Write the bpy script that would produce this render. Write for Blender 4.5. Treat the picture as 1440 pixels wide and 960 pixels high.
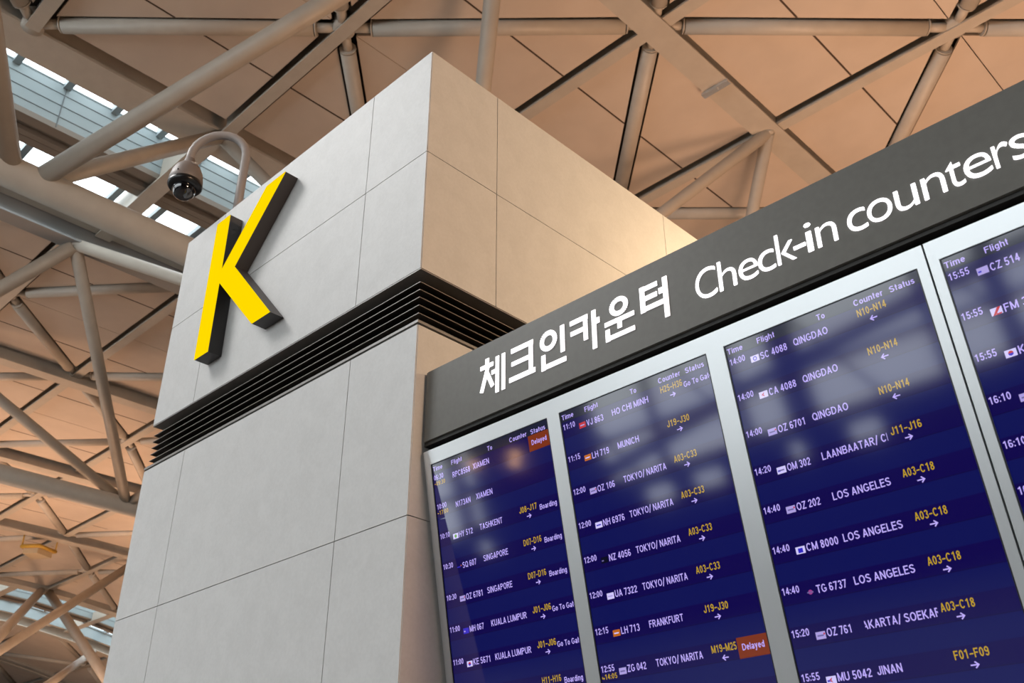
import bpy, math
from mathutils import Vector, Matrix

# ------------------------------------------------------------------ clear
for o in list(bpy.data.objects):
    bpy.data.objects.remove(o)
scene = bpy.context.scene
COL = scene.collection

# ------------------------------------------------------------------ camera
CAM = Vector((3.0797, -2.5184, 1.6))
RIGHT = Vector((0.7142005, 0.6999409, -0.0006075))
DOWN = Vector((-0.3440101, 0.3502623, -0.8711908))
FWD = Vector((-0.6095692, 0.6224139, 0.4909442))
cd = bpy.data.cameras.new('camera')
cd.sensor_width = 36.0
cd.lens = 1386.9 / 1440 * 36
cd.clip_end = 400
cd.dof.use_dof = True
cd.dof.focus_distance = 4.6
cd.dof.aperture_fstop = 5.6
cam = bpy.data.objects.new('camera', cd)
COL.objects.link(cam)
m3 = Matrix((RIGHT, -DOWN, -FWD)).transposed()
cam.matrix_world = Matrix.Translation(CAM) @ m3.to_4x4()
scene.camera = cam

# ------------------------------------------------------------------ view, sky, lights
scene.view_settings.view_transform = 'Standard'
scene.view_settings.look = 'None'
scene.view_settings.gamma = 1
scene.view_settings.use_curve_mapping = False
scene.view_settings.exposure = 0.0

SKY = 4.4
world = bpy.data.worlds.new('world')
scene.world = world
world.use_nodes = True
nt = world.node_tree
bg = nt.nodes['Background']
bg.inputs['Color'].default_value = (0.90, 0.965, 1.0, 1)
bg.inputs['Strength'].default_value = SKY


def uplight_or_fill(loc, power, col=(1.0, 0.64, 0.42), size=160, aim=(0, 0, 1), radius=2.5, blend=1.0):
    l = bpy.data.lights.new('uplight_or_fill', 'SPOT')
    l.energy = power
    l.color = col
    l.spot_size = math.radians(size)
    l.spot_blend = blend
    l.shadow_soft_size = radius
    o = bpy.data.objects.new('uplight_or_fill', l)
    COL.objects.link(o)
    o.location = loc
    o.rotation_euler = Vector(aim).to_track_quat('-Z', 'Y').to_euler()
    return o


WARM = (1.0, 0.59, 0.36)
# warm floodlights on top of the check-in islands, washing the roof
uplight_or_fill((-0.5, 12.0, 4.4), 4300, WARM)
uplight_or_fill((-2.0, 20.0, 4.4), 2300, WARM)
uplight_or_fill((6.0, 21.0, 4.4), 1100, WARM)
uplight_or_fill((-43.0, 10.0, 4.4), 5400, WARM)
uplight_or_fill((-37.0, 4.0, 4.4), 2000, WARM)
uplight_or_fill((-40.0, 19.0, 4.4), 5200, WARM)
uplight_or_fill((-62.0, 24.0, 4.4), 3500, WARM)
# floodlight on top of this island, just behind the header sign
uplight_or_fill((1.0, 3.0, 4.6), 230, (1.0, 0.72, 0.42), 172, (-0.7, -0.45, 0.8), 0.12, 0.4)
# added warm fill from the right, brightening the pillar's right face
uplight_or_fill((17.0, -0.15, 7.5), 6600, (1.0, 0.66, 0.43), 70, (-1.0, 0.06, -0.22), 0.8, 0.6)
# added neutral fill above and behind the camera, grading the pillar front
uplight_or_fill((-8.5, -6.5, 14.5), 5300, (1.0, 0.985, 0.965), 100, (0.55, 0.6, -0.8), 2.5, 1.0)


def portal(loc, aim, sx, sy):
    l = bpy.data.lights.new('daylight_portal', 'AREA')
    l.shape = 'RECTANGLE'
    l.size = sx
    l.size_y = sy
    l.cycles.is_portal = True
    o = bpy.data.objects.new('daylight_portal', l)
    COL.objects.link(o)
    o.location = loc
    o.rotation_euler = Vector(aim).to_track_quat('-Z', 'Y').to_euler()


portal((-4.0, -25.4, 9.4), (0, 1, 0), 32, 11.6)
portal((-44.0, -25.4, 9.4), (0, 1, 0), 32, 11.6)
portal((-18.0, 8.0, 19.9), (0, 0, -1), 5.4, 60)


# ------------------------------------------------------------------ materials
def mat(name, col, rough=0.6, metal=0.0, spec=0.5, emit=None, es=1.0, coat=0.0):
    m = bpy.data.materials.new(name)
    m.use_nodes = True
    b = m.node_tree.nodes['Principled BSDF']
    b.inputs['Base Color'].default_value = (*col, 1)
    b.inputs['Roughness'].default_value = rough
    b.inputs['Metallic'].default_value = metal
    b.inputs['Specular IOR Level'].default_value = spec
    if coat:
        b.inputs['Coat Weight'].default_value = coat
        b.inputs['Coat Roughness'].default_value = 0.1
    if emit:
        b.inputs['Emission Color'].default_value = (*emit, 1)
        b.inputs['Emission Strength'].default_value = es
    return m


def noisy(m, c1, c2, scale, lo=0.35, hi=0.65, detail=6, bump=0.0, stretch=None):
    t = m.node_tree
    b = t.nodes['Principled BSDF']
    tc = t.nodes.new('ShaderNodeTexCoord')
    mp = t.nodes.new('ShaderNodeMapping')
    if stretch:
        mp.inputs['Scale'].default_value = stretch
    n = t.nodes.new('ShaderNodeTexNoise')
    n.inputs['Scale'].default_value = scale
    n.inputs['Detail'].default_value = detail
    r = t.nodes.new('ShaderNodeValToRGB')
    r.color_ramp.elements[0].position = lo
    r.color_ramp.elements[0].color = (*c1, 1)
    r.color_ramp.elements[1].position = hi
    r.color_ramp.elements[1].color = (*c2, 1)
    t.links.new(tc.outputs['Object'], mp.inputs['Vector'])
    t.links.new(mp.outputs['Vector'], n.inputs['Vector'])
    t.links.new(n.outputs['Fac'], r.inputs['Fac'])
    t.links.new(r.outputs['Color'], b.inputs['Base Color'])
    if bump:
        bp = t.nodes.new('ShaderNodeBump')
        bp.inputs['Strength'].default_value = bump
        bp.inputs['Distance'].default_value = 0.01
        t.links.new(n.outputs['Fac'], bp.inputs['Height'])
        t.links.new(bp.outputs['Normal'], b.inputs['Normal'])
    return m


def grainy(m, c1, c2, s1, s2):
    """soft mottling (s1) and fine grain (s2) mixed into one stone colour, with a few pale veins"""
    t = m.node_tree
    b = t.nodes['Principled BSDF']
    tc = t.nodes.new('ShaderNodeTexCoord')
    na, nb = t.nodes.new('ShaderNodeTexNoise'), t.nodes.new('ShaderNodeTexNoise')
    na.inputs['Scale'].default_value, na.inputs['Detail'].default_value, na.inputs['Distortion'].default_value = s1, 8, 0.6
    nb.inputs['Scale'].default_value, nb.inputs['Detail'].default_value = s2, 3
    mx = t.nodes.new('ShaderNodeMix')
    mx.inputs['Factor'].default_value = 0.45
    r = t.nodes.new('ShaderNodeValToRGB')
    r.color_ramp.elements[0].position, r.color_ramp.elements[1].position = 0.36, 0.62
    r.color_ramp.elements[0].color = (*c1, 1)
    r.color_ramp.elements[1].color = (*c2, 1)
    for n in (na, nb):
        t.links.new(tc.outputs['Object'], n.inputs['Vector'])
    t.links.new(na.outputs['Fac'], mx.inputs[2])
    t.links.new(nb.outputs['Fac'], mx.inputs[3])
    t.links.new(mx.outputs[0], r.inputs['Fac'])
    t.links.new(r.outputs['Color'], b.inputs['Base Color'])
    return m


M = {}
M['stone'] = grainy(mat('pale_stone', (.6, .6, .6), 0.55, spec=0.3), (.535, .53, .522), (.585, .58, .572), 7.0, 70.0)
M['stone_core'] = mat('stone_joint', (.10, .085, .07), 0.9)
M['bronze'] = mat('shaded_bronze', (.050, .042, .036), 0.5, 0.0)  # bronze darkened to carry the shade under the blades
M['lip'] = mat('lit_lip', (.24, .215, .195), 0.45, 0.1)  # lighter tone paints the light caught by the blade edge
M['trim'] = mat('steel_trim', (.26, .25, .24), 0.45, 0.2)
M['fascia'] = noisy(mat('grey_fascia', (.13, .13, .12), 0.40, 0.0, 0.25), (.118, .114, .103), (.128, .124, .112), 40)
M['black'] = mat('recess_shade', (.006, .006, .006), 0.8, spec=0.2)
M['lip_shade'] = mat('underside_shade', (.016, .013, .010), 0.5)  # shade under the sign put into a near-black brown
M['letter_white'] = mat('white_letter', (.8, .8, .8), 0.4, emit=(1, .97, 1), es=1.1)
M['frame'] = mat('white_frame', (.60, .62, .63), 0.30, 0.6, 0.5)
M['bezel'] = mat('black_bezel', (.004, .004, .006), 0.35)
M['k_yellow'] = mat('yellow_face', (.2, .10, .0), 1.0, spec=0.0, emit=(1.0, .72, .0), es=0.86)
M['k_side'] = mat('charcoal_side', (.045, .041, .041), 0.5)
M['panel'] = noisy(mat('ceiling_panel', (.6, .5, .42), 0.7, spec=0.2), (.60, .51, .43), (.64, .545, .46), 1.2)
M['seam'] = mat('panel_joint', (.07, .045, .03), 0.9)
M['steel'] = noisy(mat('beige_steel', (.52, .47, .40), 0.42, spec=0.45), (.50, .45, .385), (.54, .49, .42), 3)
M['grey_steel'] = mat('grey_steel', (.26, .27, .27), 0.5)
M['web'] = mat('beam_web', (.20, .17, .14), 0.6)
M['deck'] = mat('shaded_deck', (.03, .025, .02), 0.9)  # near-black stands in for shade above the panels
M['white_panel'] = mat('skylight_lining', (.27, .33, .35), 0.6)
M['lining_joint'] = mat('lining_joint', (.15, .17, .18), 0.8)
M['sky_frame'] = mat('skylight_frame', (.27, .32, .34), 0.5)
M['cam_grey'] = mat('camera_housing', (.19, .165, .155), 0.5, 0.0)
M['cam_black'] = mat('camera_black', (.006, .006, .007), 0.3)
M['cam_label'] = mat('camera_label', (.7, .66, .62), 0.5)
M['pole'] = mat('pole_paint', (.30, .275, .265), 0.5, 0.0)
M['floor'] = noisy(mat('granite_floor', (.12, .11, .10), 0.5), (.10, .09, .085), (.15, .14, .13), 30)
M['wall'] = mat('hall_wall', (.30, .25, .20), 0.7)
M['dark_wall'] = mat('dark_wall', (.05, .045, .045), 0.7)
M['yellow_steel'] = mat('yellow_paint', (.50, .30, .04), 0.5)
M['cream'] = mat('cream_paint', (.50, .40, .26), 0.6)
M['lamp'] = mat('lamp_glow', (.8, .6, .4), 0.5, emit=(1, .55, .22), es=16)


def glass_mat(name, tint, rough=0.0):
    m = bpy.data.materials.new(name)
    m.use_nodes = True
    t = m.node_tree
    t.nodes.clear()
    out = t.nodes.new('ShaderNodeOutputMaterial')
    tr = t.nodes.new('ShaderNodeBsdfTransparent')
    tr.inputs['Color'].default_value = (*tint, 1)
    gl = t.nodes.new('ShaderNodeBsdfGlossy')
    gl.inputs['Roughness'].default_value = 0.02
    mx = t.nodes.new('ShaderNodeMixShader')
    mx.inputs['Fac'].default_value = 0.06
    t.links.new(tr.outputs[0], mx.inputs[1])
    t.links.new(gl.outputs[0], mx.inputs[2])
    t.links.new(mx.outputs[0], out.inputs['Surface'])
    return m


M['glass'] = glass_mat('skylight_glass', (.96, .98, .98))
m = mat('smoked_dome', (.004, .004, .006), 0.03, 0.0, 0.8, coat=1.0)
M['dome'] = m


def screen_mat(name, col):
    return mat(name, (.004, .004, .010), 0.07, 0.0, 0.72, emit=col, es=1.0)


M['scr_dark'] = screen_mat('screen_dark_row', (.0035, .0006, .064))
M['scr_light'] = screen_mat('screen_light_row', (.0032, .0050, .082))
M['scr_head'] = screen_mat('screen_header', (.010, .012, .030))
M['txt'] = screen_mat('text_lavender', (.50, .40, .95))
M['txty'] = screen_mat('text_amber', (.50, .31, .012))
M['scr_rust'] = screen_mat('status_rust', (.19, .028, .004))
LOGO = {
    'lav': (.40, .33, .72), 'wht': (.62, .56, .95), 'red': (.50, .02, .03), 'org': (.50, .13, .01),
    'blu': (.03, .02, .50), 'grn': (.10, .32, .02), 'blk': (.002, .002, .010), 'mag': (.30, .05, .25), 'gry': (.14, .12, .32),
}
for k, v in LOGO.items():
    M['l_' + k] = screen_mat('logo_' + k, v)


# ------------------------------------------------------------------ mesh helpers
class MB:
    def __init__(self):
        self.v, self.f, self.m, self.s = [], [], [], []

    def face(self, pts, mi=0, smooth=False):
        b = len(self.v)
        self.v += [Vector(p) for p in pts]
        self.f.append(list(range(b, b + len(pts))))
        self.m.append(mi)
        self.s.append(smooth)

    def grid(self, pts, faces, mi=0, smooth=False):
        b = len(self.v)
        self.v += [Vector(p) for p in pts]
        for f in faces:
            self.f.append([b + i for i in f])
            self.m.append(mi)
            self.s.append(smooth)

    def hexa(self, p, mi=0):
        # p: 4 bottom, 4 top
        self.grid(p, [(3, 2, 1, 0), (4, 5, 6, 7), (0, 1, 5, 4), (1, 2, 6, 5), (2, 3, 7, 6), (3, 0, 4, 7)], mi)

    def box(self, a, b, mi=0):
        x0, y0, z0 = a
        x1, y1, z1 = b
        self.hexa([(x0, y0, z0), (x1, y0, z0), (x1, y1, z0), (x0, y1, z0),
                   (x0, y0, z1), (x1, y0, z1), (x1, y1, z1), (x0, y1, z1)], mi)

    def prism(self, poly, top, mi=0, mi_top=None):
        # poly, top: matching point lists (bottom loop, top loop)
        n = len(poly)
        b = len(self.v)
        self.v += [Vector(p) for p in poly] + [Vector(p) for p in top]
        self.f.append([b + i for i in reversed(range(n))]); self.m.append(mi); self.s.append(False)
        self.f.append([b + n + i for i in range(n)]); self.m.append(mi if mi_top is None else mi_top); self.s.append(False)
        for i in range(n):
            j = (i + 1) % n
            self.f.append([b + i, b + j, b + n + j, b + n + i]); self.m.append(mi); self.s.append(False)

    def tube(self, pts, r, n=20, mi=0, caps=True):
        pts = [Vector(p) for p in pts]
        rr = r if isinstance(r, (list, tuple)) else [r] * len(pts)
        up = None
        rings = []
        for i, p in enumerate(pts):
            if i == 0:
                d = pts[1] - p
            elif i == len(pts) - 1:
                d = p - pts[i - 1]
            else:
                d = (pts[i + 1] - p).normalized() + (p - pts[i - 1]).normalized()
            d.normalize()
            if up is None:
                up = Vector((0, 0, 1)) if abs(d.z) < .9 else Vector((1, 0, 0))
            a = up.cross(d).normalized()
            up = d.cross(a).normalized()
            rings.append([p + (a * math.cos(2 * math.pi * k / n) + up * math.sin(2 * math.pi * k / n)) * rr[i] for k in range(n)])
        b = len(self.v)
        for ring in rings:
            self.v += ring
        for i in range(len(rings) - 1):
            for k in range(n):
                k2 = (k + 1) % n
                self.f.append([b + i * n + k, b + i * n + k2, b + (i + 1) * n + k2, b + (i + 1) * n + k])
                self.m.append(mi); self.s.append(True)
        if caps:
            self.f.append([b + k for k in reversed(range(n))]); self.m.append(mi); self.s.append(False)
            e = b + (len(rings) - 1) * n
            self.f.append([e + k for k in range(n)]); self.m.append(mi); self.s.append(False)

    def lathe(self, axis_o, prof, n=32, mi=0, axis=Vector((0, 0, 1))):
        o = Vector(axis_o)
        axis = axis.normalized()
        a = axis.orthogonal().normalized()
        c = axis.cross(a)
        b = len(self.v)
        for r, z in prof:
            for k in range(n):
                t = 2 * math.pi * k / n
                self.v.append(o + axis * z + (a * math.cos(t) + c * math.sin(t)) * max(r, 1e-4))
        for i in range(len(prof) - 1):
            for k in range(n):
                k2 = (k + 1) % n
                self.f.append([b + i * n + k, b + i * n + k2, b + (i + 1) * n + k2, b + (i + 1) * n + k])
                self.m.append(mi); self.s.append(True)

    def sweep(self, path, prof, mi=0):
        # path: points; prof: (lateral, vertical) offsets; straight-ish path, lateral = horizontal normal
        path = [Vector(p) for p in path]
        n = len(prof)
        b = len(self.v)
        for i, p in enumerate(path):
            d = (path[min(i + 1, len(path) - 1)] - path[max(i - 1, 0)])
            d.z = 0
            d.normalize()
            lat = Vector((d.y, -d.x, 0))
            for l, z in prof:
                self.v.append(p + lat * l + Vector((0, 0, z)))
        for i in range(len(path) - 1):
            for k in range(n):
                k2 = (k + 1) % n
                self.f.append([b + i * n + k, b + i * n + k2, b + (i + 1) * n + k2, b + (i + 1) * n + k])
                self.m.append(mi); self.s.append(False)
        self.f.append([b + k for k in reversed(range(n))]); self.m.append(mi); self.s.append(False)
        e = b + (len(path) - 1) * n
        self.f.append([e + k for k in range(n)]); self.m.append(mi); self.s.append(False)


ORG = {}


def build(name, mb, mats, parent=None, origin=None, bevel=0.0, recalc=True):
    """Link the collected shapes as ONE mesh object (world coordinates in, local coordinates stored)."""
    if parent is not None:
        org = ORG[parent.name]
    else:
        org = Vector(origin) if origin is not None else Vector((0, 0, 0))
    me = bpy.data.meshes.new(name)
    me.from_pydata([tuple(v - org) for v in mb.v], [], mb.f)
    for mm in (mats if isinstance(mats, (list, tuple)) else [mats]):
        me.materials.append(mm)
    me.polygons.foreach_set('material_index', mb.m)
    me.polygons.foreach_set('use_smooth', mb.s)
    me.update()
    if recalc:
        import bmesh
        bm = bmesh.new()
        bm.from_mesh(me)
        bmesh.ops.recalc_face_normals(bm, faces=bm.faces)
        bm.to_mesh(me)
        bm.free()
    o = bpy.data.objects.new(name, me)
    COL.objects.link(o)
    if parent is not None:
        o.parent = parent
    else:
        o.location = org
    ORG[o.name] = org
    if bevel:
        md = o.modifiers.new('bevel', 'BEVEL')
        md.width = bevel
        md.segments = 2
        md.limit_method = 'ANGLE'
    return o


def tag(o, label, cat, group=None, kind='thing'):
    o['label'] = label
    o['category'] = cat
    if group:
        o['group'] = group
    if kind != 'thing':
        o['kind'] = kind
    return o


def thing(name, loc, label, cat, group=None):
    o = bpy.data.objects.new(name, None)
    COL.objects.link(o)
    o.location = loc
    o.empty_display_size = 0.2
    ORG[o.name] = Vector(loc)
    return tag(o, label, cat, group)


def struct(o):
    o['kind'] = 'structure'
    return o


# ------------------------------------------------------------------ hall shell
mb = MB(); mb.box((-120, -27, -0.3), (42, 62, 0)); struct(build('floor', mb, M['floor']))
mb = MB(); mb.box((-120, 61, 0), (42, 61.5, 19)); struct(build('wall_far', mb, M['wall']))
mb = MB(); mb.box((-120.5, -27, 0), (-120, 62, 19)); struct(build('wall_left', mb, M['wall']))
mb = MB(); mb.box((42, -27, 0), (42.5, 62, 19)); struct(build('wall_right', mb, M['wall']))

# glazed wall behind the photographer: low solid base with slot windows, service core, tall window openings with mullions
mb = MB()
mb.box((-120, -26, 0), (42, -25.5, 4.0))
mb.box((-120, -26, 4.55), (42, -25.5, 5.1))
for xa, xb in ((-120, -24.5), (-23.2, -16.2), (-14.9, -14.2), (-12.9, -10.6), (-10.0, -8.6), (-7.5, 42)):
    mb.box((xa, -26, 4.0), (xb, -25.5, 4.55))
mb.box((-120, -26, 15.2), (42, -25.5, 19))
mb.box((14, -26, 5.1), (42, -25.5, 15.2))
mb.box((-22.4, -26, 0), (-18.0, -24.2, 15.2))
mb.box((-120, -26, 5.1), (-60, -25.5, 15.2))
wb = struct(build('wall_back', mb, M['dark_wall']))
for xx, zz in ((-20.2, 6.75), (-20.05, 7.05), (-22.2, 7.25)):
    mb = MB()
    mb.lathe((xx, -24.2, zz), [(0, .12), (.12, .10), (.16, .0), (0, 0)], 12, 0, Vector((0, 1, 0)))
    build('wall_lamp', mb, M['lamp'], wb)


def window_wall(name, x0, x1, posts):
    fr = MB()
    for x, w in posts:
        fr.box((x - w / 2, -25.9, 5.1), (x + w / 2, -25.45, 15.2))
    for z in (6.55, 9.0, 12.0, 15.1):
        fr.box((x0, -25.85, z - .10), (x1, -25.5, z + .10))
    fr.tube([(x0, -24.9, 5.2), (x0 + (x1 - x0) * .22, -24.9, 6.5), (x0 + (x1 - x0) * .5, -24.9, 7.6), (x1, -24.9, 8.4)], .26, 10)
    k = x0
    while k < x1 - 2:
        fr.tube([(k, -25.2, 8.4), (k + 2.2, -25.2, 5.1)], .07, 8)
        k += 4.4
    return struct(build(name, fr, M['web']))


window_wall('window_3', -18.0, 14, [(-17.6, .3), (-14.9, .2), (-11.7, .35), (-9.7, .9), (-5.2, .3), (-3.3, .5), (1, .3), (5, .3), (9, .3)])
window_wall('window_4', -60, -22.4, [(-24.6, .5), (-28, .3), (-32, .3), (-36, .3), (-40, .3), (-44, .3), (-48, .3), (-52, .3), (-56, .3)])

# ------------------------------------------------------------------ roof
H = 18.0


def zc(x, y):
    f = min(1.0, max(0.0, (-x - 36) / 18))
    return H - 0.0095 * max(0.0, y - 16.5) ** 2 * f


def inset_poly(poly, ins):
    # poly CCW 2D, ins per edge
    n = len(poly)
    L = []
    for i in range(n):
        p, q = Vector(poly[i]), Vector(poly[(i + 1) % n])
        d = (q - p).normalized()
        nrm = Vector((-d.y, d.x))
        L.append((p + nrm * ins[i], d))
    out = []
    for i in range(n):
        p, d = L[i - 1]
        q, e = L[i]
        den = d.x * e.y - d.y * e.x
        t = ((q.x - p.x) * e.y - (q.y - p.y) * e.x) / den
        out.append(p + d * t)
    return out


ceil = MB()
seams = MB()
RIBS, PIPES, NODES = [], [], []


def zone(Xs, Ys, par, beamX):
    """Triangulated panels between the X-ribs, Y-beams and flush diagonal tubes."""
    asc = Xs[1] > Xs[0]

    def edge_ins(a, b):
        if abs(a[1] - b[1]) < 1e-6:
            return 0.25
        if abs(a[0] - b[0]) < 1e-6:
            return 0.34 if any(abs(a[0] - bx) < .01 for bx in beamX) else 0.012
        return 0.235
    for i in range(len(Xs) - 1):
        for j in range(len(Ys) - 1):
            c = [(Xs[i], Ys[j]), (Xs[i + 1], Ys[j]), (Xs[i + 1], Ys[j + 1]), (Xs[i], Ys[j + 1])]
            if (i + j) % 2 == par:
                tris = [(c[0], c[1], c[2]), (c[0], c[2], c[3])]
                PIPES.append((c[0], c[2]))
            else:
                tris = [(c[1], c[2], c[3]), (c[1], c[3], c[0])]
                PIPES.append((c[1], c[3]))
            for t in tris:
                t = list(t)
                ar = (t[1][0] - t[0][0]) * (t[2][1] - t[0][1]) - (t[1][1] - t[0][1]) * (t[2][0] - t[0][0])
                if ar < 0:
                    t.reverse()
                ins = [edge_ins(t[k], t[(k + 1) % 3]) for k in range(3)]
                q = inset_poly(t, ins)
                ceil.prism([(p.x, p.y, zc(p.x, p.y)) for p in q], [(p.x, p.y, zc(p.x, p.y) + .06) for p in q])
            # panel joints half way across the bay
            xm = (Xs[i] + Xs[i + 1]) / 2
            ya, yb, ym = Ys[j] + .24, Ys[j + 1] - .24, (Ys[j] + Ys[j + 1]) / 2
            for (u, v) in ((ya, ym - .33), (ym + .33, yb)):
                z0, z1 = zc(xm, u), zc(xm, v)
                seams.hexa([(xm - .022, u, z0 - .004), (xm + .022, u, z0 - .004), (xm + .022, v, z1 - .004), (xm - .022, v, z1 - .004),
                            (xm - .022, u, z0 + .02), (xm + .022, u, z0 + .02), (xm + .022, v, z1 + .02), (xm - .022, v, z1 + .02)])
    for i in range(len(Xs)):
        for j in range(len(Ys)):
            if (i + j) % 2 == par:
                sx = (1 if asc else -1)
                ok = [sg for sg in (-1, 1) if not (i == 0 and sg == -sx) and not (i == len(Xs) - 1 and sg == sx)]
                NODES.append((Xs[i], Ys[j], ok))
    for y in Ys:
        RIBS.append((y, Xs[0], Xs[-1]))


RX = [-14.9, -10.2, -5.35, -0.75, 4.1, 8.9, 13.7]
RY = [-13.2, -8.4, -3.65, 1.1, 5.85, 10.5, 15.1, 19.85, 24.6, 29.3, 34]
zone(RX, RY, 1, [-5.35, -14.9])
LX = [-21.65, -26.3, -30.2, -34.4, -39.0, -43.3, -48.0, -53.0, -58.3]
LY = [-3.4, 1.0, 5.1, 9.0, 13.1, 16.6, 20.2, 24.6, 29.0, 33.5, 38.0, 42.5, 47.0]
zone(LX, LY, 1, [-21.65, -30.2, -39.0, -48.0, -58.3])
FX = [-66.0, -71.5, -77.0, -84.0, -92.0, -101.0]
FY = [6.0, 12.0, 17.5, 23.5, 29.0, 34.5, 40.0]
zone(FX, FY, 1, [-66.0, -77.0])

# plain roof skin above the panels (coloured near-black for the shade in the gaps) and over the rest of the hall
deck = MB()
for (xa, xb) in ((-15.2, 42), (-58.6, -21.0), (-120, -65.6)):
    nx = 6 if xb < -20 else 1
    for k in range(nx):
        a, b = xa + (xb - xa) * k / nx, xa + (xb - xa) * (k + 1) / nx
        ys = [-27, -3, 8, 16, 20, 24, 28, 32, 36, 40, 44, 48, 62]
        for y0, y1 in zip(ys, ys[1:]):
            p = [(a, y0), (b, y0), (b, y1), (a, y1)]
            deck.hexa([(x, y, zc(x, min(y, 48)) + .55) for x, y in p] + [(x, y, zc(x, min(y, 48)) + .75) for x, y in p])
skin = MB()
for (xa, xb, ya, yb) in ((-15.6, 42, -27, -13.4), (14, 42, -13.4, 62), (-58.6, -20.75, -27, -3.6)):
    skin.box((xa, ya, H + .02), (xb, yb, H + .08))

ceiling = struct(build('ceiling', ceil, M['panel'], origin=(0, 0, 0)))
build('seam', seams, M['seam'], ceiling)
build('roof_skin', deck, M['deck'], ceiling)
build('soffit', skin, M['panel'], ceiling)


def ypath(x, y0, y1, dz=0.0, n=8):
    return [(x, y0 + (y1 - y0) * k / n, zc(x, y0 + (y1 - y0) * k / n) + dz) for k in range(n + 1)]


def xpath(y, x0, x1, dz=0.0, n=8):
    return [(x0 + (x1 - x0) * k / n, y, zc(x0 + (x1 - x0) * k / n, y) + dz) for k in range(n + 1)]


def ibeam(w, hgt, tf, tw):
    # profile around (lateral, vertical): bottom flange, web and a top flange
    a, b = w / 2, tw / 2
    return [(-a, -hgt), (a, -hgt), (a, -hgt + tf), (b, -hgt + tf), (b, .25), (a, .25), (a, .30), (-a, .30), (-a, .25), (-b, .25), (-b, -hgt + tf), (-a, -hgt + tf)]


for (y, xa, xb) in RIBS:
    mb = MB()
    mb.sweep(xpath(y, xa, xb), [(-.15, -.14), (.15, -.14), (.15, -.08), (.05, -.08), (.05, .5), (-.05, .5), (-.05, -.08), (-.15, -.08)])
    build('rib', mb, M['steel'], ceiling)
for (a, b) in PIPES:
    A = Vector((a[0], a[1], zc(*a) - .02)); B = Vector((b[0], b[1], zc(*b) - .02))
    d = (B - A).normalized()
    mb = MB()
    mb.tube([A + d * .64, B - d * .64], .18, 16)
    build('brace_tube', mb, M['steel'], ceiling)
for (x, y, oks) in NODES:
    z = zc(x, y)
    mb = MB()
    mb.lathe((x, y, z), [(.0, -.10), (.24, -.10), (.24, .3), (0, .3)], 16)
    for s in oks:
        for t in (-1, 1):
            d2 = Vector((s, t, 0)).normalized(); p0 = Vector((x, y, z)) + d2 * .2; p1 = Vector((x, y, z)) + d2 * .62; mb.tube([p0, p1], .11, 8); mb.tube([p1 - d2 * .03, p1], .19, 12)
    build('node_joint', mb, M['steel'], ceiling)

# beams along the hall
for (x, ya, yb, w, h_, tf, tw) in ((-5.35, -13.2, 34, .62, .22, .05, .5), (-21.42, -3.4, 47.0, .55, .60, .06, .06),
                                   (-30.2, -3.4, 47.0, .5, .42, .05, .06), (-39.0, -3.4, 47.0, .5, .42, .05, .06),
                                   (-48.0, -3.4, 47.0, .5, .42, .05, .06), (-58.3, -3.4, 47.0, .6, .3, .05, .4),
                                   (-66.0, 6, 40, .6, .6, .06, .06), (-77.0, 6, 40, .6, .45, .06, .06)):
    mb = MB()
    mb.sweep(ypath(x, ya, yb, 0, 16), ibeam(w, h_, tf, tw))
    build('beam', mb, M['grey_steel'] if x == -21.42 else M['steel'], ceiling)
# small bracket on the wide beam
mb = MB()
mb.box((-5.72, 12.72, 17.70), (-5.02, 12.86, 17.775)); mb.box((-5.45, 12.70, 17.66), (-5.3, 12.80, 17.70))
build('bracket', mb, M['frame'], ceiling)


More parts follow.
